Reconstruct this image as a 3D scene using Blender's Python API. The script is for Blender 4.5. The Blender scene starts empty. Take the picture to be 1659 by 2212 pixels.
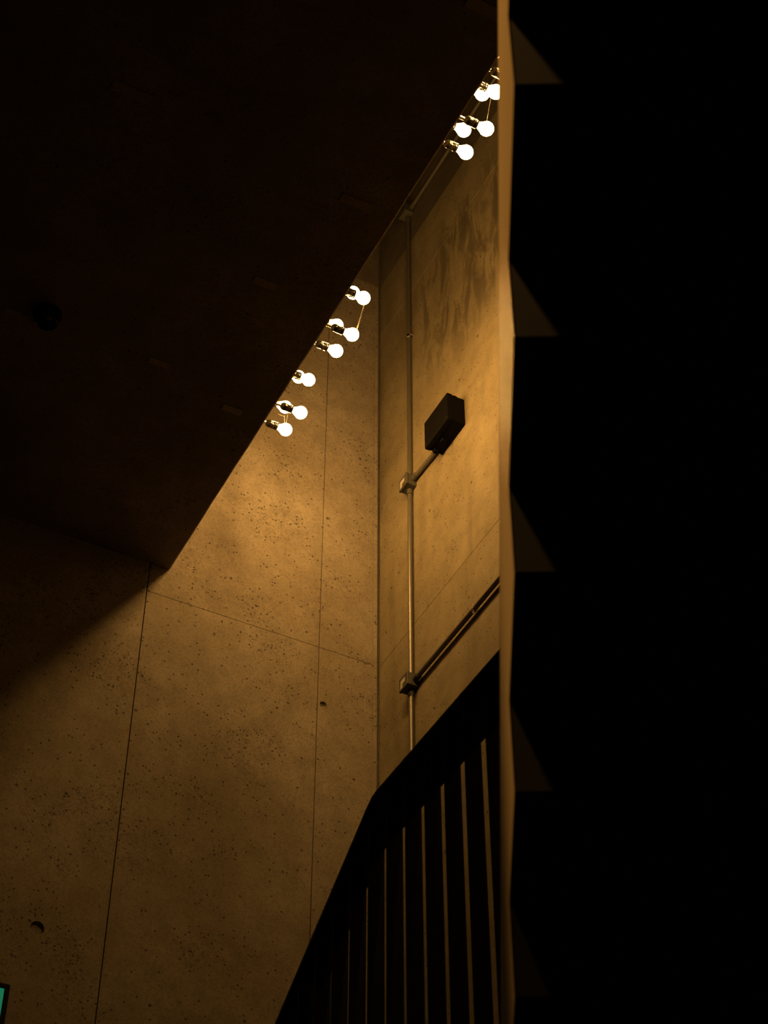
import bpy, bmesh, math, random
from mathutils import Vector, Matrix
random.seed(7)
scene = bpy.context.scene
C = scene.collection
R = math.radians

# ------------------------------------------------------------------ camera
# x runs along the back wall towards the side wall, y runs along the side wall
# towards the back wall, z is up; the camera stands at x = y = 0, eye height 1.6 m
EYE = 1.6
HEAD = R(27.3)          # heading turned from +y towards +x
PITCH = R(44.2)         # looking up
cam_d = bpy.data.cameras.new('camera')
cam_d.sensor_fit = 'HORIZONTAL'
cam_d.sensor_width = 36.0
cam_d.lens = 4000.0 / 1659.0 * 36.0
cam_d.clip_start = 0.05
cam_d.clip_end = 100.0
cam_d.dof.use_dof = True
cam_d.dof.focus_distance = 8.2
cam_d.dof.aperture_fstop = 10.5
cam = bpy.data.objects.new('camera', cam_d)
C.objects.link(cam)
cam.location = (0, 0, EYE)
fwd = Vector((math.sin(HEAD) * math.cos(PITCH), math.cos(HEAD) * math.cos(PITCH), math.sin(PITCH)))
cam.rotation_euler = fwd.to_track_quat('-Z', 'Y').to_euler()
scene.camera = cam

# ------------------------------------------------------------------ world, exposure
world = bpy.data.worlds.new('world')
scene.world = world
world.use_nodes = True
bg = world.node_tree.nodes['Background']
bg.inputs[0].default_value = (1.0, 0.72, 0.62, 1)
bg.inputs[1].default_value = 0.0004
scene.view_settings.view_transform = 'Standard'
scene.view_settings.look = 'None'
scene.view_settings.gamma = 1.0
scene.view_settings.use_curve_mapping = False
scene.view_settings.exposure = 0.0

LAMP_COLOR = (1.0, 0.505, 0.130)
BULB_STRENGTH = 205.0
SPOT_POWER = 1000.0

# ------------------------------------------------------------------ measures (metres, z above the eye)
XB = 3.1662      # side wall face
YA = 6.181       # back wall face
ZS = 5.8786      # underside of the slab
XE = 2.0568      # slab edge
def Z(z):
    return z + EYE

# ------------------------------------------------------------------ materials
def new_mat(name):
    m = bpy.data.materials.new(name)
    m.use_nodes = True
    nt = m.node_tree
    return m, nt, nt.nodes['Principled BSDF']

def N(nt, kind, **kw):
    n = nt.nodes.new(kind)
    for k, v in kw.items():
        setattr(n, k, v)
    return n

def simple(name, color, rough=0.5, metal=0.0, spec=0.5, noise=0.0, bump=0.0, scale=40.0):
    m, nt, b = new_mat(name)
    b.inputs['Roughness'].default_value = rough
    b.inputs['Metallic'].default_value = metal
    b.inputs['Specular IOR Level'].default_value = spec
    b.inputs['Base Color'].default_value = (*color, 1)
    geo = N(nt, 'ShaderNodeNewGeometry')
    no = N(nt, 'ShaderNodeTexNoise')
    no.inputs['Scale'].default_value = scale
    no.inputs['Detail'].default_value = 4
    nt.links.new(geo.outputs['Position'], no.inputs['Vector'])
    mx = N(nt, 'ShaderNodeMix', data_type='RGBA')
    mx.inputs[6].default_value = (*[c * (1 - noise) for c in color], 1)
    mx.inputs[7].default_value = (*[min(1, c * (1 + noise)) for c in color], 1)
    nt.links.new(no.outputs['Fac'], mx.inputs[0])
    nt.links.new(mx.outputs[2], b.inputs['Base Color'])
    if bump:
        bp = N(nt, 'ShaderNodeBump')
        bp.inputs['Strength'].default_value = bump
        bp.inputs['Distance'].default_value = 0.002
        nt.links.new(no.outputs['Fac'], bp.inputs['Height'])
        nt.links.new(bp.outputs[0], b.inputs['Normal'])
    return m

def concrete(name, light, dark, pit=1.0, rough=0.75, streak=0.5, stain=None, seed=0.0, grain=1.0, spec=0.25):
    """board-marked cast concrete: cloudy tone, vertical streaks, blow holes, fine grain"""
    m, nt, b = new_mat(name)
    L = nt.links.new
    b.inputs['Specular IOR Level'].default_value = spec
    b.inputs['Roughness'].default_value = rough
    geo = N(nt, 'ShaderNodeNewGeometry')
    mp = N(nt, 'ShaderNodeMapping')
    mp.inputs['Location'].default_value = (seed, seed * 1.7, seed * 0.6)
    L(geo.outputs['Position'], mp.inputs['Vector'])
    P = mp.outputs['Vector']
    def noise(scale, detail=5, rgh=0.55, vec=P, dist=0.0):
        n = N(nt, 'ShaderNodeTexNoise')
        n.inputs['Scale'].default_value = scale
        n.inputs['Detail'].default_value = detail
        n.inputs['Roughness'].default_value = rgh
        n.inputs['Distortion'].default_value = dist
        L(vec, n.inputs['Vector'])
        return n.outputs['Fac']
    def ramp(fac, a, c):
        r = N(nt, 'ShaderNodeMapRange', interpolation_type='SMOOTHSTEP')
        r.inputs['From Min'].default_value = a
        r.inputs['From Max'].default_value = c
        L(fac, r.inputs['Value'])
        return r.outputs[0]
    def math_(op, a, c):
        n = N(nt, 'ShaderNodeMath', operation=op)
        for i, v in enumerate((a, c)):
            if isinstance(v, (int, float)):
                n.inputs[i].default_value = v
            else:
                L(v, n.inputs[i])
        return n.outputs[0]
    def mix(fac, a, c, mode='MIX'):
        n = N(nt, 'ShaderNodeMix', data_type='RGBA', blend_type=mode)
        if isinstance(fac, (int, float)):
            n.inputs[0].default_value = fac
        else:
            L(fac, n.inputs[0])
        for i, v in ((6, a), (7, c)):
            if isinstance(v, tuple):
                n.inputs[i].default_value = (*v, 1)
            else:
                L(v, n.inputs[i])
        return n.outputs[2]
    # vertical streaks: squash z
    sq = N(nt, 'ShaderNodeMapping')
    sq.inputs['Scale'].default_value = (1, 1, 0.13)
    L(P, sq.inputs['Vector'])
    cloud = ramp(noise(1.9, 6, 0.6), 0.32, 0.70)
    col = mix(cloud, dark, light)
    mid = ramp(noise(9.0, 6, 0.65), 0.36, 0.66)
    col = mix(math_('MULTIPLY', mid, 0.42), col, tuple(c * 0.66 for c in dark))
    st = ramp(noise(7.0, 4, 0.55, sq.outputs['Vector']), 0.50, 0.74)
    col = mix(math_('MULTIPLY', st, 0.42 * streak), col, tuple(c * 0.48 for c in dark))
    st2 = ramp(noise(4.0, 4, 0.55, sq.outputs['Vector'], 0.4), 0.55, 0.75)
    col = mix(math_('MULTIPLY', st2, 0.25 * streak), col, tuple(min(1, c * 1.25) for c in light))
    # fine grain
    gr = noise(105.0, 4, 0.75)
    col = mix(math_('MULTIPLY', ramp(gr, 0.44, 0.66), 0.58 * grain), col, tuple(c * 0.55 for c in dark))
    # patches of rough, pocked surface
    pock = ramp(noise(2.6, 4, 0.6, dist=0.6), 0.45, 0.66)
    sc = ramp(noise(70.0, 4, 0.75, dist=1.5), 0.53, 0.62)
    scm = math_('MULTIPLY', math_('MULTIPLY', sc, pock), 0.75 * grain)
    col = mix(scm, col, tuple(c * 0.30 for c in dark))
    # blow holes, two sizes
    masks = None
    for vs, rad, keep in ((34.0, 0.15, 0.46), (62.0, 0.21, 0.42), (15.0, 0.085, 0.30)):
        v = N(nt, 'ShaderNodeTexVoronoi', feature='F1')
        v.inputs['Scale'].default_value = vs
        L(P, v.inputs['Vector'])
        sep = N(nt, 'ShaderNodeSeparateColor')
        L(v.outputs['Color'], sep.inputs[0])
        gate = math_('LESS_THAN', sep.outputs[0], math_('MULTIPLY', math_('ADD', pock, 0.22), keep * pit))
        wob = math_('ADD', v.outputs['Distance'], math_('MULTIPLY', math_('SUBTRACT', noise(vs * 5, 2), 0.5), rad * 1.1))
        size = math_('MULTIPLY', math_('ADD', sep.outputs[1], 0.5), rad)
        hole = math_('MULTIPLY', math_('LESS_THAN', wob, size), gate)
        masks = hole if masks is None else math_('MAXIMUM', masks, hole)
    col = mix(math_('MULTIPLY', masks, 0.82), col, tuple(c * 0.12 for c in dark))
    if stain:                                   # old damp runs high on the side wall
        (cx, cy, cz), (rx, rz) = stain
        sep = N(nt, 'ShaderNodeSeparateXYZ')
        L(geo.outputs['Position'], sep.inputs[0])
        dy = math_('DIVIDE', math_('SUBTRACT', sep.outputs[1], cy), rx)
        dz = math_('DIVIDE', math_('SUBTRACT', sep.outputs[2], cz), rz)
        d2 = math_('ADD', math_('MULTIPLY', dy, dy), math_('MULTIPLY', dz, dz))
        reg = ramp(math_('MULTIPLY', d2, -1.0), -1.0, -0.15)
        q = N(nt, 'ShaderNodeMapping')
        q.inputs['Scale'].default_value = (1, 1, 0.30)
        L(P, q.inputs['Vector'])
        blot = ramp(noise(9.0, 5, 0.6, q.outputs['Vector'], 0.8), 0.46, 0.60)
        q2 = N(nt, 'ShaderNodeMapping')
        q2.inputs['Scale'].default_value = (1, 1, 0.09)
        L(P, q2.inputs['Vector'])
        line = ramp(noise(26.0, 3, 0.5, q2.outputs['Vector'], 0.3), 0.64, 0.70)
        both = math_('MAXIMUM', math_('MULTIPLY', blot, 0.72), math_('MULTIPLY', line, 0.6))
        col = mix(math_('MULTIPLY', both, reg), col, tuple(c * 0.30 for c in dark))
    L(col, b.inputs['Base Color'])
    # relief
    h = math_('ADD', math_('MULTIPLY', gr, 0.35), math_('MULTIPLY', noise(26.0, 4, 0.6), 0.5))
    h = math_('SUBTRACT', h, math_('MULTIPLY', masks, 1.6))
    h = math_('SUBTRACT', h, math_('MULTIPLY', scm, 0.9))
    bp = N(nt, 'ShaderNodeBump')
    bp.inputs['Strength'].default_value = 0.55
    bp.inputs['Distance'].default_value = 0.003
    L(h, bp.inputs['Height'])
    L(bp.outputs[0], b.inputs['Normal'])
    return m

M = {}
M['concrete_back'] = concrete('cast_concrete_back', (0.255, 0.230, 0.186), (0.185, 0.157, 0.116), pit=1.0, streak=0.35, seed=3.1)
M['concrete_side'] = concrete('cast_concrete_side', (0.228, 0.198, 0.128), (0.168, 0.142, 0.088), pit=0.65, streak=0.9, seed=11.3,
                              stain=((0, 5.15, EYE + 7.75), (0.85, 0.75)), grain=0.7)
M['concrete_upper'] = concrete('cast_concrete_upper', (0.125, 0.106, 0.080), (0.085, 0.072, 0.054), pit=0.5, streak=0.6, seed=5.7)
M['concrete_core'] = concrete('cast_concrete_core', (0.15, 0.130, 0.100), (0.11, 0.095, 0.075), pit=0.3, seed=8.0)
M['concrete_soffit'] = concrete('cast_concrete_soffit', (0.30, 0.25, 0.24), (0.19, 0.158, 0.150), pit=0.4, streak=0.2, seed=21.0)
M['patch'] = concrete('repair_mortar', (0.40, 0.33, 0.27), (0.32, 0.26, 0.21), pit=0.2, streak=0.0, seed=2.0)
M['floor'] = concrete('dark_screed', (0.020, 0.018, 0.016), (0.012, 0.011, 0.010), pit=0.2, seed=14.0)
M['flight'] = concrete('stair_concrete', (0.16, 0.14, 0.12), (0.10, 0.09, 0.075), pit=0.3, seed=17.0)
M['black_steel'] = simple('black_painted_steel', (0.008, 0.008, 0.009), 0.42, 0.0, 0.4, 0.15, 0.1, 60)
M['handrail'] = simple('black_handrail', (0.010, 0.010, 0.012), 0.45, 0.0, 0.5, 0.15, 0.05, 30)
M['flank'] = simple('ochre_gloss_paint', (0.44, 0.34, 0.20), 0.42, 0.0, 0.22, 0.05, 0.12, 9)
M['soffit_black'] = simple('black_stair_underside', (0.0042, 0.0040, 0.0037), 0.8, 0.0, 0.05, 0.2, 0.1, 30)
M['galv'] = simple('galvanised_steel', (0.13, 0.122, 0.105), 0.40, 0.55, 0.5, 0.15, 0.05, 80)
M['box_grey'] = simple('grey_cast_box', (0.055, 0.053, 0.044), 0.55, 0.1, 0.4, 0.12, 0.2, 90)
M['label'] = simple('pale_sticker', (0.34, 0.33, 0.28), 0.6, 0, 0.3, 0.06, 0, 50)
M['black_plastic'] = simple('black_plastic', (0.0022, 0.0020, 0.0018), 0.6, 0.0, 0.06, 0.1, 0.05, 70)
M['bakelite'] = simple('glossy_black_lampholder', (0.008, 0.007, 0.006), 0.10, 0.0, 0.6, 0.1, 0, 60)
M['tube'] = simple('nickel_tube', (0.62, 0.60, 0.56), 0.25, 0.9, 0.5, 0.06, 0, 60)
M['web'] = simple('cobweb_silk', (0.45, 0.42, 0.36), 0.5, 0, 0.3, 0.1, 0, 60)
M['chrome'] = simple('zinc_clamp', (0.70, 0.68, 0.63), 0.2, 1.0, 0.5, 0.05, 0, 60)

def emissive(name, color, strength, base=(0.9, 0.88, 0.82)):
    m, nt, b = new_mat(name)
    geo = N(nt, 'ShaderNodeNewGeometry')
    no = N(nt, 'ShaderNodeTexNoise')
    no.inputs['Scale'].default_value = 6
    nt.links.new(geo.outputs['Position'], no.inputs['Vector'])
    mr = N(nt, 'ShaderNodeMapRange')
    mr.inputs['To Min'].default_value = strength * 0.96
    mr.inputs['To Max'].default_value = strength * 1.04
    nt.links.new(no.outputs['Fac'], mr.inputs['Value'])
    b.inputs['Base Color'].default_value = (*base, 1)
    b.inputs['Roughness'].default_value = 0.3
    b.inputs['Emission Color'].default_value = (*color, 1)
    nt.links.new(mr.outputs[0], b.inputs['Emission Strength'])
    return m
M['bulb'] = emissive('lit_frosted_glass', LAMP_COLOR, BULB_STRENGTH)
nt_ = M['bulb'].node_tree                       # the dome of the bulb gives more light than its neck
tc_ = N(nt_, 'ShaderNodeTexCoord')
sx_ = N(nt_, 'ShaderNodeSeparateXYZ')
nt_.links.new(tc_.outputs['Object'], sx_.inputs[0])
mr_ = N(nt_, 'ShaderNodeMapRange')
mr_.inputs['From Min'].default_value = -0.035
mr_.inputs['From Max'].default_value = 0.030
mr_.inputs['To Min'].default_value = BULB_STRENGTH * 0.40
mr_.inputs['To Max'].default_value = BULB_STRENGTH * 1.45
nt_.links.new(sx_.outputs[0], mr_.inputs['Value'])
nt_.links.new(mr_.outputs[0], nt_.nodes['Principled BSDF'].inputs['Emission Strength'])
M['green'] = emissive('lit_green_sign', (0.0, 0.60, 0.30), 0.22, (0.0, 0.10, 0.06))

# ------------------------------------------------------------------ mesh helpers
def add_box(bm, lo, hi, bevel=0.0, mat=None):
    lo, hi = Vector(lo), Vector(hi)
    v = [bm.verts.new((x, y, z)) for x in (lo.x, hi.x) for y in (lo.y, hi.y) for z in (lo.z, hi.z)]
    f = [bm.faces.new([v[i] for i in q]) for q in
         ((0, 1, 3, 2), (4, 6, 7, 5), (0, 4, 5, 1), (2, 3, 7, 6), (0, 2, 6, 4), (1, 5, 7, 3))]
    if bevel:
        ed = set(e for q in f for e in q.edges)
        bmesh.ops.bevel(bm, geom=list(ed), offset=bevel, segments=2, affect='EDGES', profile=0.5)
    if mat is not None:
        bmesh.ops.transform(bm, matrix=mat, verts=bm.verts)

def add_tube(bm, pts, r, seg=12, cap=True):
    """round bar through a list of points"""
    pts = [Vector(p) for p in pts]
    rings = []
    for i, p in enumerate(pts):
        if i == 0:
            t = pts[1] - pts[0]
        elif i == len(pts) - 1:
            t = pts[-1] - pts[-2]
        else:
            t = (pts[i + 1] - pts[i]).normalized() + (pts[i] - pts[i - 1]).normalized()
        t.normalize()
        ref = Vector((0, 0, 1)) if abs(t.z) < 0.9 else Vector((1, 0, 0))
        a = t.cross(ref).normalized()
        c = t.cross(a).normalized()
        rings.append([bm.verts.new(p + (a * math.cos(k / seg * math.tau) + c * math.sin(k / seg * math.tau)) * r)
                      for k in range(seg)])
    for i in range(len(rings) - 1):
        for k in range(seg):
            bm.faces.new((rings[i][k], rings[i][(k + 1) % seg], rings[i + 1][(k + 1) % seg], rings[i + 1][k]))
    if cap:
        bm.faces.new(rings[0][::-1])
        bm.faces.new(rings[-1])

def add_lathe(bm, prof, axis='X', seg=20):
    """prof = [(along, radius)], turned about the axis through the origin"""
    rings = []
    for a, r in prof:
        if r < 1e-6:
            co = {'X': (a, 0, 0), 'Y': (0, a, 0), 'Z': (0, 0, a)}[axis]
            rings.append([bm.verts.new(co)])
            continue
        ring = []
        for k in range(seg):
            u, w = r * math.cos(k / seg * math.tau), r * math.sin(k / seg * math.tau)
            ring.append(bm.verts.new({'X': (a, u, w), 'Y': (w, a, u), 'Z': (u, w, a)}[axis]))
        rings.append(ring)
    for p, q in zip(rings, rings[1:]):
        for k in range(seg):
            k2 = (k + 1) % seg
            if len(p) == 1 and len(q) == 1:
                continue
            if len(p) == 1:
                bm.faces.new((p[0], q[k], q[k2]))
            elif len(q) == 1:
                bm.faces.new((p[k], q[0], p[k2]))
            else:
                bm.faces.new((p[k], q[k], q[k2], p[k2]))
    bmesh.ops.recalc_face_normals(bm, faces=bm.faces)

def obj(name, bm, mat, parent=None, smooth=False, loc=None):
    bmesh.ops.recalc_face_normals(bm, faces=bm.faces)
    me = bpy.data.meshes.new(name)
    bm.to_mesh(me)
    bm.free()
    if smooth:
        for p in me.polygons:
            p.use_smooth = True
        me.set_sharp_from_angle(angle=R(38))
    for m in (mat if isinstance(mat, (list, tuple)) else [mat]):
        me.materials.append(m)
    o = bpy.data.objects.new(name, me)
    C.objects.link(o)
    if parent:
        o.parent = parent
    if loc:
        o.location = loc
    return o

def tag(o, label, cat, group=None):
    o['label'] = label
    o['category'] = cat
    if group:
        o['group'] = group
    return o

def thing(name, label, cat, loc=(0, 0, 0), group=None):
    o = bpy.data.objects.new(name, None)
    C.objects.link(o)
    o.empty_display_size = 0.1
    o.location = loc
    return tag(o, label, cat, group)

def struct(name, bm, mat, label=None):
    o = obj(name, bm, mat)
    o['kind'] = 'structure'
    if label:
        o['label'] = label
        o['category'] = name.split('_')[0]
    return o

# ------------------------------------------------------------------ back wall and side wall: cores with cast panels in front
PT = 0.022                     # panel thickness = joint depth
GAP = 0.0019                   # half the joint width
ZLOW, ZTOP = -EYE, 10.6
J1, J2, J3 = 5.707, 8.603, 8.159     # heights of the pour joints

bm = bmesh.new()
add_box(bm, (-2.6, YA + PT, Z(ZLOW)), (XB + 0.35, YA + PT + 0.3, Z(ZTOP)))
wall_back = struct('wall_back', bm, M['concrete_core'], 'tall cast concrete back wall with vertical form joints')
bm = bmesh.new()
add_box(bm, (XB + PT, -0.6, Z(ZLOW)), (XB + PT + 0.3, YA + PT, Z(ZTOP)))
wall_side = struct('wall_side', bm, M['concrete_core'], 'stained cast concrete side wall carrying the steel conduits')

def punched(name, bm, mat, parent, holes, axis):
    """cast panel with conical tie holes sunk into it"""
    o = obj(name, bm, mat)
    if holes:
        cb = bmesh.new()
        for (h, r) in holes:
            t = bmesh.new()
            add_lathe(t, [(-0.004, r * 1.12), (0.004, r * 0.92), (0.013, r * 0.74)] , 'Y' if axis == 'y' else 'X', 24)
            bmesh.ops.holes_fill(t, edges=[e for e in t.edges if e.is_boundary])
            bmesh.ops.recalc_face_normals(t, faces=t.faces)
            bmesh.ops.translate(t, vec=Vector(h), verts=t.verts)
            tm = bpy.data.meshes.new('t')
            t.to_mesh(tm); t.free()
            cb.from_mesh(tm)
            bpy.data.meshes.remove(tm)
        cm = bpy.data.meshes.new('cutter')
        cb.to_mesh(cm); cb.free()
        co = bpy.data.objects.new('cutter', cm)
        C.objects.link(co)
        md = o.modifiers.new('b', 'BOOLEAN')
        md.operation = 'DIFFERENCE'
        md.object = co
        md.solver = 'EXACT'
        dg = bpy.context.evaluated_depsgraph_get()
        nm = bpy.data.meshes.new_from_object(o.evaluated_get(dg))
        o.modifiers.clear()
        old = o.data
        o.data = nm
        nm.name = old.name
        bpy.data.meshes.remove(old)
        bpy.data.objects.remove(co)
        bpy.data.meshes.remove(cm)
    o.parent = parent
    return o

CX = XB - 0.012                # the back wall panels stop at a corner groove
back_panels = [
    (-2.6, 0.19, ZLOW, J2), (0.19, 1.073, ZLOW, J2), (1.073, 1.9566, ZLOW, J2),
    (1.9566, 2.842, ZLOW, J1), (1.9566, 2.842, J1, J2),
    (2.842, 3.130, ZLOW, J1), (2.842, 3.130, J1, J2), (3.130, CX, ZLOW, J2),
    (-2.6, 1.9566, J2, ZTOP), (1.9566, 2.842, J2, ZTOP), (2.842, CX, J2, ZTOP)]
tie = [((1.6787, 3.8426), 0.030), ((2.8688 + 0.004, 5.3696), 0.019), ((2.8668 + 0.006, 6.5704), 0.015)]
for x0, x1, z0, z1 in back_panels:
    bm = bmesh.new()
    x0_, x1_ = x0 + (GAP if x0 < 3 else 0.0005), x1 - (GAP if x1 < 3 else 0.0005)
    z0_, z1_ = z0 + GAP * 0.3, z1 - GAP * 0.3
    add_box(bm, (x0_, YA, Z(z0_)), (x1_, YA + PT, Z(z1_)))
    front = [e for e in bm.edges if all(abs(v.co.y - YA) < 1e-5 for v in e.verts)]
    bmesh.ops.bevel(bm, geom=front, offset=0.0014, segments=1, affect='EDGES')
    hs = [((hx, YA, Z(hz)), r) for (hx, hz), r in tie if x0_ < hx < x1_ and z0_ < hz < z1_]
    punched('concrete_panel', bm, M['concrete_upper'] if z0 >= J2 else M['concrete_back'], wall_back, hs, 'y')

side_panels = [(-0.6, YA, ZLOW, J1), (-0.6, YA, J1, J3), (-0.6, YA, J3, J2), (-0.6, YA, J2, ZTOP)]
for y0, y1, z0, z1 in side_panels:
    bm = bmesh.new()
    g = GAP * 0.30
    add_box(bm, (XB, y0, Z(z0 + g)), (XB + PT, y1, Z(z1 - g)))
    front = [e for e in bm.edges if all(abs(v.co.x - XB) < 1e-5 for v in e.verts)]
    bmesh.ops.bevel(bm, geom=front, offset=0.0012, segments=1, affect='EDGES')
    hs = [((XB, 5.858, Z(6.50)), 0.016)] if z0 < 6.4 < z1 else []
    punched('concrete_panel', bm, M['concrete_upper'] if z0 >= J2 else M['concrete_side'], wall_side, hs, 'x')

# ------------------------------------------------------------------ slab overhead with its upstand, and the floor
bm = bmesh.new()
prof = [(-2.6, ZS), (XE - 0.008, ZS), (XE, ZS + 0.008), (XE, ZS + 1.25), (XE - 0.16, ZS + 1.25), (XE - 0.16, ZS + 0.28), (-2.6, ZS + 0.28)]
ny = 60
rows = []
for i in range(ny + 1):
    y = -1.4 + (YA + 1.4) * i / ny
    j = (random.random() - 0.5) * 0.003          # slightly ragged cast arris
    rows.append([bm.verts.new((x + (j if k in (1, 2) else 0), y, Z(z))) for k, (x, z) in enumerate(prof)])
for a, c in zip(rows, rows[1:]):
    for k in range(len(prof)):
        k2 = (k + 1) % len(prof)
        bm.faces.new((a[k], a[k2], c[k2], c[k]))
bm.faces.new(rows[0]); bm.faces.new(rows[-1][::-1])
ceiling = struct('ceiling', bm, M['concrete_soffit'], 'dark concrete slab overhead ending at a straight edge')
for (px, py, lx, ly) in ((0.9262, 3.8243, 0.155, 0.045), (1.885, 3.8889, 0.13, 0.040), (1.7367, 4.4149, 0.10, 0.038),
                         (1.925, 2.925, 0.17, 0.050), (1.5185, 5.0071, 0.09, 0.034), (1.90, 5.110, 0.09, 0.034), (0.90, 5.03, 0.11, 0.040)):
    bm = bmesh.new()
    add_box(bm, (px - lx / 2, py - ly / 2, Z(ZS) - 0.003), (px + lx / 2, py + ly / 2, Z(ZS) + 0.002), 0.001)
    obj('mortar_patch', bm, M['patch'], ceiling)
bm = bmesh.new()
add_box(bm, (-2.6, -1.4, -0.2), (XB + PT, YA + PT, 0))
struct('floor', bm, M['floor'], 'dark screed floor at the foot of the stairwell')

# ------------------------------------------------------------------ five-bulb lights on the slab edge
BX = 0.280                     # bulb centre in front of the slab edge
PR = 0.1480                    # radius of the ring of bulbs
def make_light(label, loc):
    t = thing('wall_light', label, 'light', loc, 'five-bulb lights along the slab edge')
    bm = bmesh.new()
    add_lathe(bm, [(0.0, 0.0), (0.0, 0.185), (0.010, 0.187), (0.016, 0.180), (0.018, 0.0)], 'X', 40)
    obj('back_plate', bm, M['black_plastic'], t, True)
    bm = bmesh.new()
    add_lathe(bm, [(0.018, 0.0), (0.018, 0.05), (0.026, 0.047), (0.028, 0.0)], 'X', 24)
    obj('centre_cap', bm, M['bakelite'], t, True)
    return t

hold_bm = bmesh.new()
# lampholder: rounded back, ribbed barrel, front rim (bulb centre at the origin, axis +x)
hp = [(-0.103, 0.0), (-0.103, 0.009), (-0.099, 0.013), (-0.094, 0.0165), (-0.088, 0.0185), (-0.080, 0.0190), (-0.079, 0.0180),
      (-0.077, 0.0180), (-0.076, 0.0190), (-0.062, 0.0192), (-0.061, 0.0186), (-0.059, 0.0186), (-0.058, 0.0193), (-0.045, 0.0195),
      (-0.0435, 0.0185), (-0.043, 0.013), (-0.047, 0.013)]
add_lathe(hold_bm, hp, 'X', 22)
hold_me = bpy.data.meshes.new('lamp_holder'); hold_bm.to_mesh(hold_me); hold_bm.free()
bulb_bm = bmesh.new()
bp_ = [(-0.046, 0.0), (-0.046, 0.0125), (-0.042, 0.0132), (-0.036, 0.0145), (-0.030, 0.0172), (-0.024, 0.0205), (-0.017, 0.0245)]
rb = 0.0307
for k in range(0, 9):
    a = math.pi * (0.64 - 0.08 * k)
    bp_.append((rb * math.cos(a), rb * math.sin(a)))
bp_.append((rb, 0.0))
bp_ = [p for i, p in enumerate(bp_) if i == 0 or p[0] > bp_[i - 1][0] + 1e-5 or i < 2]
add_lathe(bulb_bm, bp_, 'X', 20)
bulb_me = bpy.data.meshes.new('bulb'); bulb_bm.to_mesh(bulb_me); bulb_bm.free()
arm_bm = bmesh.new()
add_tube(arm_bm, [(-BX + 0.014, 0, 0), (-0.098, 0, 0)], 0.0075, 14)
arm_me = bpy.data.meshes.new('arm'); arm_bm.to_mesh(arm_me); arm_bm.free()
for me, m in ((hold_me, 'bakelite'), (bulb_me, 'bulb'), (arm_me, 'tube')):
    for p in me.polygons:
        p.use_smooth = True
    me.set_sharp_from_angle(angle=R(40))
    me.materials.append(M[m])

# each light: label and its bulbs as (distance from the back wall, height over the slab underside)
lights = [
    ('ring of five bare bulbs on the slab edge, closest to the back wall',
     [(0.8846, 0.6031), (0.7646, 0.7436), (0.6205, 0.6709), (0.6407, 0.4938), (0.8093, 0.4496)]),
    ('ring of five bare bulbs on the slab edge, second from the back wall',
     [(1.4529, 0.5859), (1.3443, 0.7415), (1.1778, 0.6867), (1.1809, 0.5043), (1.3436, 0.4479)]),
    ('ring of five bare bulbs on the slab edge, third from the back wall',
     [(2.6448, 0.6061), (2.5434, 0.7322), (2.3827, 0.6788), (2.3900, 0.5096), (2.5573, 0.4588)]),
    ('ring of five bare bulbs on the slab edge, fourth from the back wall',
     [(3.0308, 0.6061), (2.9294, 0.7322), (2.7687, 0.6788), (2.7760, 0.5096), (2.9433, 0.4588)]),
]
for label, spots in lights:
    cy, cz = sum(p[0] for p in spots) / 5, sum(p[1] for p in spots) / 5
    t = make_light(label, (XE, YA - cy, Z(ZS + cz)))
    for dy, dz in spots:
        p = (BX, cy - dy, dz - cz)
        h = bpy.data.objects.new('lamp_holder', hold_me); C.objects.link(h); h.parent = t; h.location = p
        b_ = bpy.data.objects.new('bulb', bulb_me); C.objects.link(b_); b_.parent = h
        b_['label'] = 'glowing frosted bulb'
        s_ = bpy.data.objects.new('arm', arm_me); C.objects.link(s_); s_.parent = h

# cobwebs between the bulbs
def web(name, label, strands):
    bm = bmesh.new()
    for st in strands:
        add_tube(bm, st, 0.00022, 5)
    tag(obj(name, bm, M['web']), label, 'cobweb', 'cobwebs on the bulbs')
def bulb_at(g, k, ox=0.0, oy=0.0, oz=0.0):
    dy, dz = lights[g][1][k]
    return Vector((XE + BX + ox, YA - dy + oy, Z(ZS + dz) + oz))
a3, b4, c2, d0, e1 = 3, 4, 2, 0, 1
j = (bulb_at(0, a3) + bulb_at(0, b4)) / 2 + Vector((-0.045, 0.0, 0.01))
web('cobweb', 'fine cobweb strung between the bulbs of the light closest to the back wall',
    [[bulb_at(0, a3, -0.006, 0, 0.028), j, bulb_at(0, b4, -0.085, 0, -0.017)],
     [j, bulb_at(0, b4, -0.10, 0.03, -0.03)],
     [bulb_at(0, a3, 0.0, 0, 0.029), bulb_at(0, b4, -0.062, 0, -0.018)]])
web('cobweb', 'cobweb threads hanging from bulb to bulb on the second light from the back wall',
    [[bulb_at(1, d0, 0.006, 0, -0.028), bulb_at(1, b4, 0.016, -0.002, 0.025)],
     [bulb_at(1, d0, 0.010, 0.002, -0.026), bulb_at(1, b4, 0.020, -0.002, 0.022)],
     [bulb_at(1, d0, -0.012, 0, -0.027), bulb_at(1, d0, -0.075, 0.01, -0.045), bulb_at(1, d0, -0.10, 0.02, -0.035)]])
web('cobweb', 'single cobweb thread between the bulbs of the third light from the back wall',
    [[bulb_at(2, d0, -0.02, 0, -0.024), bulb_at(2, b4, 0.0, 0, 0.029)]])

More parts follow.
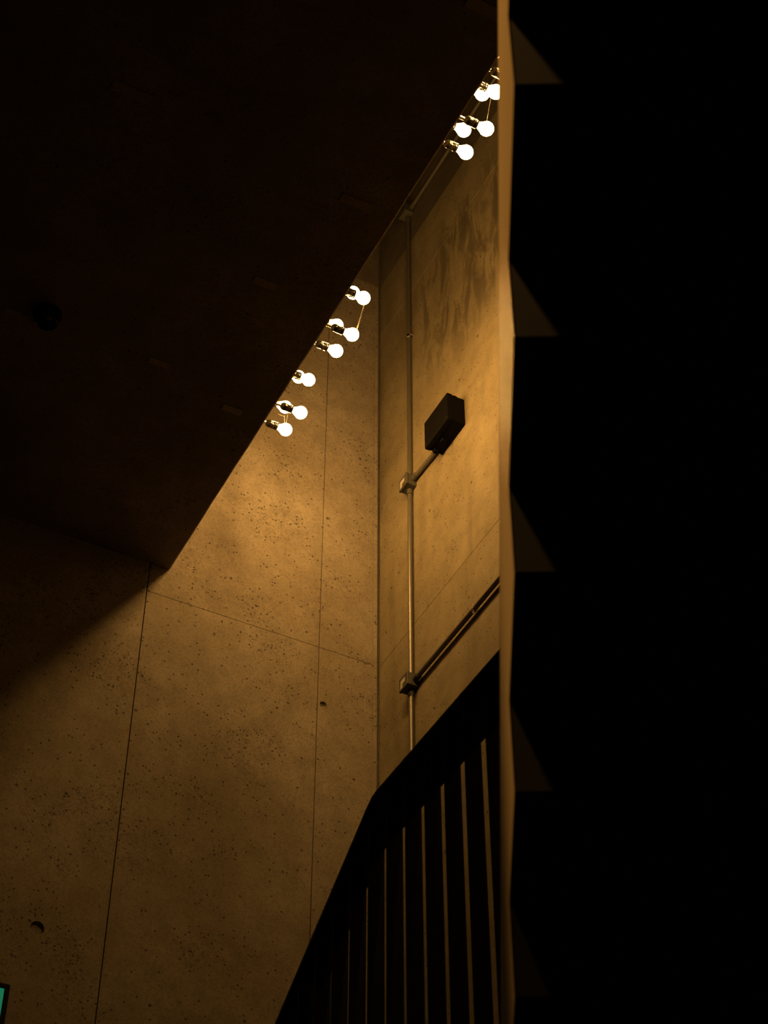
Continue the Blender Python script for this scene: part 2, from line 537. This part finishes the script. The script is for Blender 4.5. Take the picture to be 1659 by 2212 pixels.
# ------------------------------------------------------------------ conduits, boxes and the black housing on the side wall
PX = XB - 0.019                # conduit axis in front of the wall
def PYZ(z):                    # the riser leans a little
    return 5.828 - (z - 5.3) * 0.0105
def conduit(label, runs, clamps, couplers):
    t = thing('conduit', label, 'conduit', runs[0][0])
    o = Vector(runs[0][0])
    for a, c in runs:
        bm = bmesh.new()
        add_tube(bm, [Vector(a) - o, Vector(c) - o], 0.0122, 18)
        obj('pipe', bm, M['galv'], t, True)
    for p, d in couplers:
        bm = bmesh.new()
        p = Vector(p) - o
        d = Vector(d)
        add_tube(bm, [p - d * 0.016, p + d * 0.016], 0.0152, 18)
        obj('coupling', bm, M['box_grey'], t, True)
    for p, d in clamps:
        p = Vector(p) - o
        d = Vector(d).normalized()
        s = d.cross(Vector((1, 0, 0))).normalized()
        bm = bmesh.new()
        add_tube(bm, [p - d * 0.008, p + d * 0.008], 0.0158, 20)
        cl = obj('clamp', bm, M['chrome'], t, True)
        for sg in (-1, 1):
            bm = bmesh.new()
            q = p + s * 0.021 * sg
            add_tube(bm, [q + Vector((-0.006, 0, 0)), q + Vector((0.019, 0, 0))], 0.0055, 10)
            obj('screw', bm, M['chrome'], cl, True)
    return t
riser_top, riser_bot = 8.83, 3.2
up = (0, 0, 1)
conduit('upright steel conduit running down the side wall beside the corner',
        [((PX, PYZ(3.2), Z(3.2)), (PX, PYZ(5.302), Z(5.302))),
         ((PX, PYZ(5.378), Z(5.378)), (PX, PYZ(6.582), Z(6.582))),
         ((PX, PYZ(6.658), Z(6.658)), (PX, PYZ(8.824), Z(8.824)))],
        [((PX, PYZ(7.755), Z(7.755)), up)],
        [((PX, PYZ(5.285), Z(5.285)), up), ((PX, PYZ(6.565), Z(6.565)), up), ((PX, PYZ(8.806), Z(8.806)), up)])
conduit('level steel conduit leading from the lower junction box behind the stair',
        [((PX, PYZ(5.34) - 0.043, Z(5.34)), (PX, 3.2, Z(5.34)))],
        [((PX, 5.238, Z(5.34)), (0, 1, 0))], [((PX, PYZ(5.34) - 0.060, Z(5.34)), (0, 1, 0))])
conduit('short steel conduit joining the junction box to the black housing',
        [((PX, PYZ(6.62) - 0.043, Z(6.625)), (PX, 5.500, Z(6.605)))],
        [], [((PX, PYZ(6.62) - 0.060, Z(6.625)), (0, 1, 0))])
conduit('level steel conduit high on the side wall behind the bare bulbs',
        [((PX, PYZ(8.86) - 0.043, Z(8.862)), (PX, 2.6, Z(8.862)))],
        [((PX, 3.7, Z(8.862)), (0, 1, 0))], [((PX, PYZ(8.86) - 0.060, Z(8.862)), (0, 1, 0))])

def junction(label, y, z, sticker=True):
    t = thing('junction_box', label, 'junction box', (XB, y, Z(z)), 'junction boxes on the side wall')
    bm = bmesh.new()
    add_box(bm, (-0.048, -0.040, -0.036), (0, 0.040, 0.036), 0.004)
    obj('body', bm, M['box_grey'], t)
    bm = bmesh.new()
    add_box(bm, (-0.060, -0.042, -0.038), (-0.048, 0.042, 0.038), 0.0025)
    lid = obj('lid', bm, M['box_grey'], t)
    if sticker:
        bm = bmesh.new()
        ring = [(-0.018, -0.008), (0.006, -0.008), (0.008, -0.030), (0.026, -0.030), (0.024, 0.016), (-0.018, 0.016)]
        fa = [bm.verts.new((-0.0612, y_, z_)) for y_, z_ in ring]
        fb = [bm.verts.new((-0.0598, y_, z_)) for y_, z_ in ring]
        bm.faces.new(fa); bm.faces.new(fb[::-1])
        for k in range(6):
            bm.faces.new((fa[k], fa[(k + 1) % 6], fb[(k + 1) % 6], fb[k]))
        s = obj('sticker', bm, M['label'], lid)
        s['label'] = 'pale paper sticker'
    for sy in (-1, 1):
        for sz in (-1, 1):
            bm = bmesh.new()
            add_tube(bm, [(-0.062, sy * 0.034, sz * 0.030), (-0.058, sy * 0.034, sz * 0.030)], 0.003, 8)
            obj('lid_screw', bm, M['chrome'], lid)
junction('grey junction box in line with the black housing', PYZ(6.62), 6.62)
junction('grey junction box where the lower level conduit branches off', PYZ(5.34), 5.34)
junction('dark junction box at the top of the upright conduit', PYZ(8.86), 8.862, False)

t = thing('speaker_housing', 'black box-shaped housing fixed to the stained side wall', 'housing', (XB, 5.389, Z(6.648)))
bm = bmesh.new(); add_box(bm, (-0.070, -0.116, -0.089), (0, 0.116, 0.091), 0.004); obj('body', bm, M['black_plastic'], t)
bm = bmesh.new(); add_box(bm, (-0.100, -0.119, -0.092), (-0.068, 0.119, 0.094), 0.006); lid = obj('cover', bm, M['black_plastic'], t)
for sy in (-1, 1):
    for sz in (-1, 1):
        bm = bmesh.new()
        add_tube(bm, [(-0.102, sy * 0.108, sz * 0.080 + 0.001), (-0.098, sy * 0.108, sz * 0.080 + 0.001)], 0.004, 10)
        obj('cover_screw', bm, M['bakelite'], lid)
for yy, zz in ((-0.095, 0.096), (0.100, -0.096), (0.02, -0.096)):
    bm = bmesh.new(); add_box(bm, (-0.060, yy - 0.012, zz - 0.010), (-0.035, yy + 0.012, zz + 0.010), 0.003)
    obj('lug', bm, M['black_plastic'], t)
bm = bmesh.new(); add_tube(bm, [(-0.019, 0.112, -0.043), (-0.019, 0.128, -0.043)], 0.0155, 14)
obj('cable_gland', bm, M['black_plastic'], t, True)

# ------------------------------------------------------------------ round fixtures under the slab
def downlight(label, x, y, lit):
    t = thing('downlight', label, 'downlight', (x, y, Z(ZS)), 'round black fixtures under the slab')
    t.scale = (0.88, 0.88, 0.88)
    bm = bmesh.new()
    add_lathe(bm, [(0.0, 0.0), (0.0, 0.066), (-0.010, 0.067), (-0.016, 0.064), (-0.020, 0.060), (-0.055, 0.057), (-0.060, 0.053),
                   (-0.060, 0.047), (-0.030, 0.044), (-0.030, 0.0)], 'Z', 36)
    body = obj('housing', bm, M['black_plastic'], t, True)
    bm = bmesh.new()
    add_lathe(bm, [(-0.0605, 0.048), (-0.0630, 0.050), (-0.0605, 0.0525)], 'Z', 36)
    obj('rim', bm, M['bakelite'], t, True)
    bm = bmesh.new()
    add_lathe(bm, [(-0.031, 0.0), (-0.031, 0.040), (-0.034, 0.036), (-0.036, 0.0)], 'Z', 24)
    obj('lens', bm, M['bakelite'], t, True)
    return t
downlight('small round black fixture on the dark slab, unlit', 1.0152 - 0.003, 4.9723 - 0.005, False)

# ------------------------------------------------------------------ lit sign on the back wall
t = thing('exit_sign', 'green glowing sign in a black frame on the back wall', 'sign', (1.43, YA, Z(3.465)))
sw, sh = 0.171, 0.094
bm = bmesh.new(); add_box(bm, (-sw + 0.008, -0.030, -sh + 0.008), (sw - 0.008, 0, sh - 0.008)); obj('body', bm, M['black_plastic'], t)
for a, c in (((-sw, -0.036, sh - 0.020), (sw, -0.020, sh)), ((-sw, -0.036, -sh), (sw, -0.020, -sh + 0.020)),
             ((-sw, -0.036, -sh + 0.020), (-sw + 0.020, -0.020, sh - 0.020)), ((sw - 0.020, -0.036, -sh + 0.020), (sw, -0.020, sh - 0.020))):
    bm = bmesh.new(); add_box(bm, a, c, 0.002); obj('frame', bm, M['black_plastic'], t)
bm = bmesh.new(); add_box(bm, (-sw + 0.012, -0.0325, -sh + 0.012), (sw - 0.012, -0.0300, sh - 0.012))
p = obj('lit_panel', bm, M['green'], t); p['label'] = 'glowing green panel'

# ------------------------------------------------------------------ black balustrade above the landing
RX = 2.05                      # plane of the balustrade
RZ = 3.190                     # top of the handrail
KY = 3.985                     # where it starts to fall
SL = 0.672                     # fall of the raked part
def rail_top(y):
    return RZ if y <= KY else RZ - (y - KY) * SL
rail = thing('balustrade', 'black steel balustrade with flat upright bars along the landing and flight', 'railing', (RX, KY, Z(RZ) - 1.1))
def rail_bar(name, x0, x1, t0, t1, mat, y0=1.6, y1=5.95, bev=0.0):
    """bar of rectangular section following the kinked rail line; t = depth below the rail top"""
    bm = bmesh.new()
    ys = [y0, KY - 0.03, KY, KY + 0.03, y1]
    rows = []
    for y in ys:
        top = rail_top(y) if abs(y - KY) > 1e-6 else RZ - 0.005
        s = 1.0
        rows.append([bm.verts.new((x - RX, y - KY, top - RZ + 1.1 - d * s)) for x, d in
                     ((x0 + bev, t0), (x1 - bev, t0), (x1, t0 + bev), (x1, t1 - bev), (x1 - bev, t1), (x0 + bev, t1), (x0, t1 - bev), (x0, t0 + bev))])
    for a, c in zip(rows, rows[1:]):
        for k in range(8):
            bm.faces.new((a[k], a[(k + 1) % 8], c[(k + 1) % 8], c[k]))
    bm.faces.new(rows[0]); bm.faces.new(rows[-1][::-1])
    bmesh.ops.remove_doubles(bm, verts=bm.verts, dist=1e-6)
    return obj(name, bm, mat, rail)
rail_bar('handrail', RX - 0.034, RX + 0.034, 0.0, 0.026, M['handrail'], bev=0.006)
rail_bar('fascia_plate', RX - 0.006, RX + 0.006, 0.026, 0.182, M['black_steel'], bev=0.001)
rail_bar('lip', RX - 0.013, RX - 0.006, 0.070, 0.078, M['handrail'], bev=0.001)
rail_bar('bottom_bar', RX - 0.020, RX + 0.020, 1.165, 1.180, M['black_steel'], bev=0.002)
# upright flat bars
by = 3.4455 + 0.114 * 0.30 - 0.027
bar_y = [by + 0.1135 * k for k in range(-15, 22)]
for y in bar_y:
    if y < 1.65 or y > 5.9:
        continue
    top = rail_top(y) - RZ + 1.1
    zt, zb = top - 0.029, top - 1.172
    sk = 0.0 if y <= KY else SL * 0.008
    bm = bmesh.new()
    add_box(bm, (-0.0252, -0.004, zb), (0.0252, 0.004, zt), 0.0008)
    o = obj('baluster', bm, M['black_steel'], rail)
    o.location = (0, y - KY, 0)
for y in (1.75, 2.9, 3.9, 5.0, 5.85):                                     # fixing feet
    top = rail_top(y) - RZ + 1.1
    bm = bmesh.new(); add_box(bm, (-0.020, -0.012, top - 1.220), (0.020, 0.012, top - 1.172), 0.001)
    o = obj('foot', bm, M['black_steel'], rail); o.location = (0, y - KY, 0)

# landing and flight the balustrade stands on (below the picture)
bm = bmesh.new()
add_box(bm, (RX - 0.06, 1.55, Z(RZ) - 1.22 - 0.22), (XB, KY, Z(RZ) - 1.22))
struct('floor_landing', bm, M['flight'], 'concrete landing under the black balustrade')
t = thing('lower_flight', 'concrete flight falling from the landing along the side wall', 'stairs', (RX - 0.06, KY, Z(RZ) - 1.22))
n, going = 8, 0.245
for k in range(n):
    bm = bmesh.new()
    y0, y1 = k * going, (k + 1) * going
    zt = -(k + 1) * going * SL + 0.0
    add_box(bm, (0, y0, zt - 0.30), (XB - RX + 0.055, y1, zt - 0.002))
    obj('step', bm, M['flight'], t)

# ------------------------------------------------------------------ near flight overhead, rising towards the camera
# its own axes: u = along the heading (away), v = to the right, w = up from the eye
NR, NG = 0.170, 0.2918
D0, W0 = 1.3604, 2.1118
K0, K1 = -3, 9                 # steps built
ang = HEAD + R(1.30)
ST_O = Vector((0.1717 * math.cos(HEAD), -0.1717 * math.sin(HEAD), 0)) + Vector((math.sin(HEAD), math.cos(HEAD), 0)) * D0
uu = Vector((math.sin(ang), math.cos(ang), 0))
vv = Vector((math.cos(ang), -math.sin(ang), 0))
STW = 0.95
rootz = Z(W0 - NR * K1) - 0.02
near = thing('stair_flight', 'black stepped underside of a stair flight with a glossy ochre side', 'stairs', (ST_O.x, ST_O.y, rootz))
def SP(u, v, w):
    p = ST_O + uu * u + vv * v
    return Vector((p.x - ST_O.x, p.y - ST_O.y, Z(w) - rootz))
def soffit_profile():
    pts = []
    for k in range(K0, K1 + 1):
        u = NG * k
        w = W0 - NR * k
        pts.append((u, w + NR))       # inner corner, top of the riser back
        pts.append((u, w))            # outer arris
    return pts
prof = soffit_profile()
TH = 0.430                            # depth of the side, square to the slope
sl = math.atan2(NR, NG)
def top_w(u):
    return W0 - NR / NG * u + TH / math.cos(sl)
# side cheek
FT = 0.003                            # facing sheet
bm = bmesh.new()
quads = [(prof[i][0], prof[i][0] + NG, prof[i + 1][1]) for i in range(0, len(prof), 2)]
for u0, u1, w in quads:
    q = [(u0, w), (u1, w), (u1, top_w(u1)), (u0, top_w(u0))]
    fa = [bm.verts.new(SP(u, 0.0, w_)) for u, w_ in q]
    fb = [bm.verts.new(SP(u, FT, w_)) for u, w_ in q]
    bm.faces.new(fa); bm.faces.new(fb[::-1])
    for k in (0, 2):
        bm.faces.new((fa[k], fa[(k + 1) % 4], fb[(k + 1) % 4], fb[k]))
bmesh.ops.remove_doubles(bm, verts=bm.verts, dist=1e-5)
o = obj('side_panel', bm, M['flank'], near); o['label'] = 'glossy ochre side of the flight'
# thin dark trim along the top of the cheek
bm = bmesh.new()
ua, ub = prof[0][0], prof[-1][0]
pts = []
for u in (ua, ub):
    pts.append([bm.verts.new(SP(u, v, top_w(u) + w)) for v, w in ((0.0, 0.0), (0.06, 0.0), (0.06, 0.012), (0.0, 0.012))])
for k in range(4):
    bm.faces.new((pts[0][k], pts[0][(k + 1) % 4], pts[1][(k + 1) % 4], pts[1][k]))
bm.faces.new(pts[0]); bm.faces.new(pts[1][::-1])
obj('edge_trim', bm, M['black_steel'], near)
# each step: riser back and tread underside, its own piece
for i in range(0, len(prof) - 1, 2):
    (u, wt), (u_, wb) = prof[i], prof[i + 1]
    bm = bmesh.new()
    # riser: at u, from wb to wt; tread: level wb, from u to u + NG (away)
    c = [SP(u, FT, wt), SP(u, FT, wb), SP(u + NG, FT, wb), SP(u + NG, FT, wb + 0.10), SP(u + 0.05, FT, wb + 0.10), SP(u + 0.05, FT, wt)]
    a = [bm.verts.new(q) for q in c]
    b2 = [bm.verts.new(q + vv * (STW - FT)) for q in c]
    bm.faces.new(a); bm.faces.new(b2[::-1])
    for k in range(6):
        bm.faces.new((a[k], a[(k + 1) % 6], b2[(k + 1) % 6], b2[k]))
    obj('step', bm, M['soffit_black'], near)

# second fixture under the slab, overhead and out of the picture: it lights the side of the near flight
lx = math.sin(HEAD) * 0.85 + math.cos(HEAD) * -1.15
ly = math.cos(HEAD) * 0.85 - math.sin(HEAD) * -1.15
downlight('round black fixture under the slab, lit, shining on the stair flight', lx, ly, True)
sp = bpy.data.lights.new('downlight_beam', 'SPOT')
sp.energy = SPOT_POWER
sp.color = LAMP_COLOR
sp.spot_size = R(30)
sp.spot_blend = 0.75
sp.shadow_soft_size = 0.13
so = bpy.data.objects.new('downlight_beam', sp)
C.objects.link(so)
so.location = (lx, ly, Z(ZS) - 0.066)
tgt = ST_O + uu * 0.05 + Vector((0, 0, Z(2.32)))
so.rotation_euler = (tgt - so.location).to_track_quat('-Z', 'Y').to_euler()
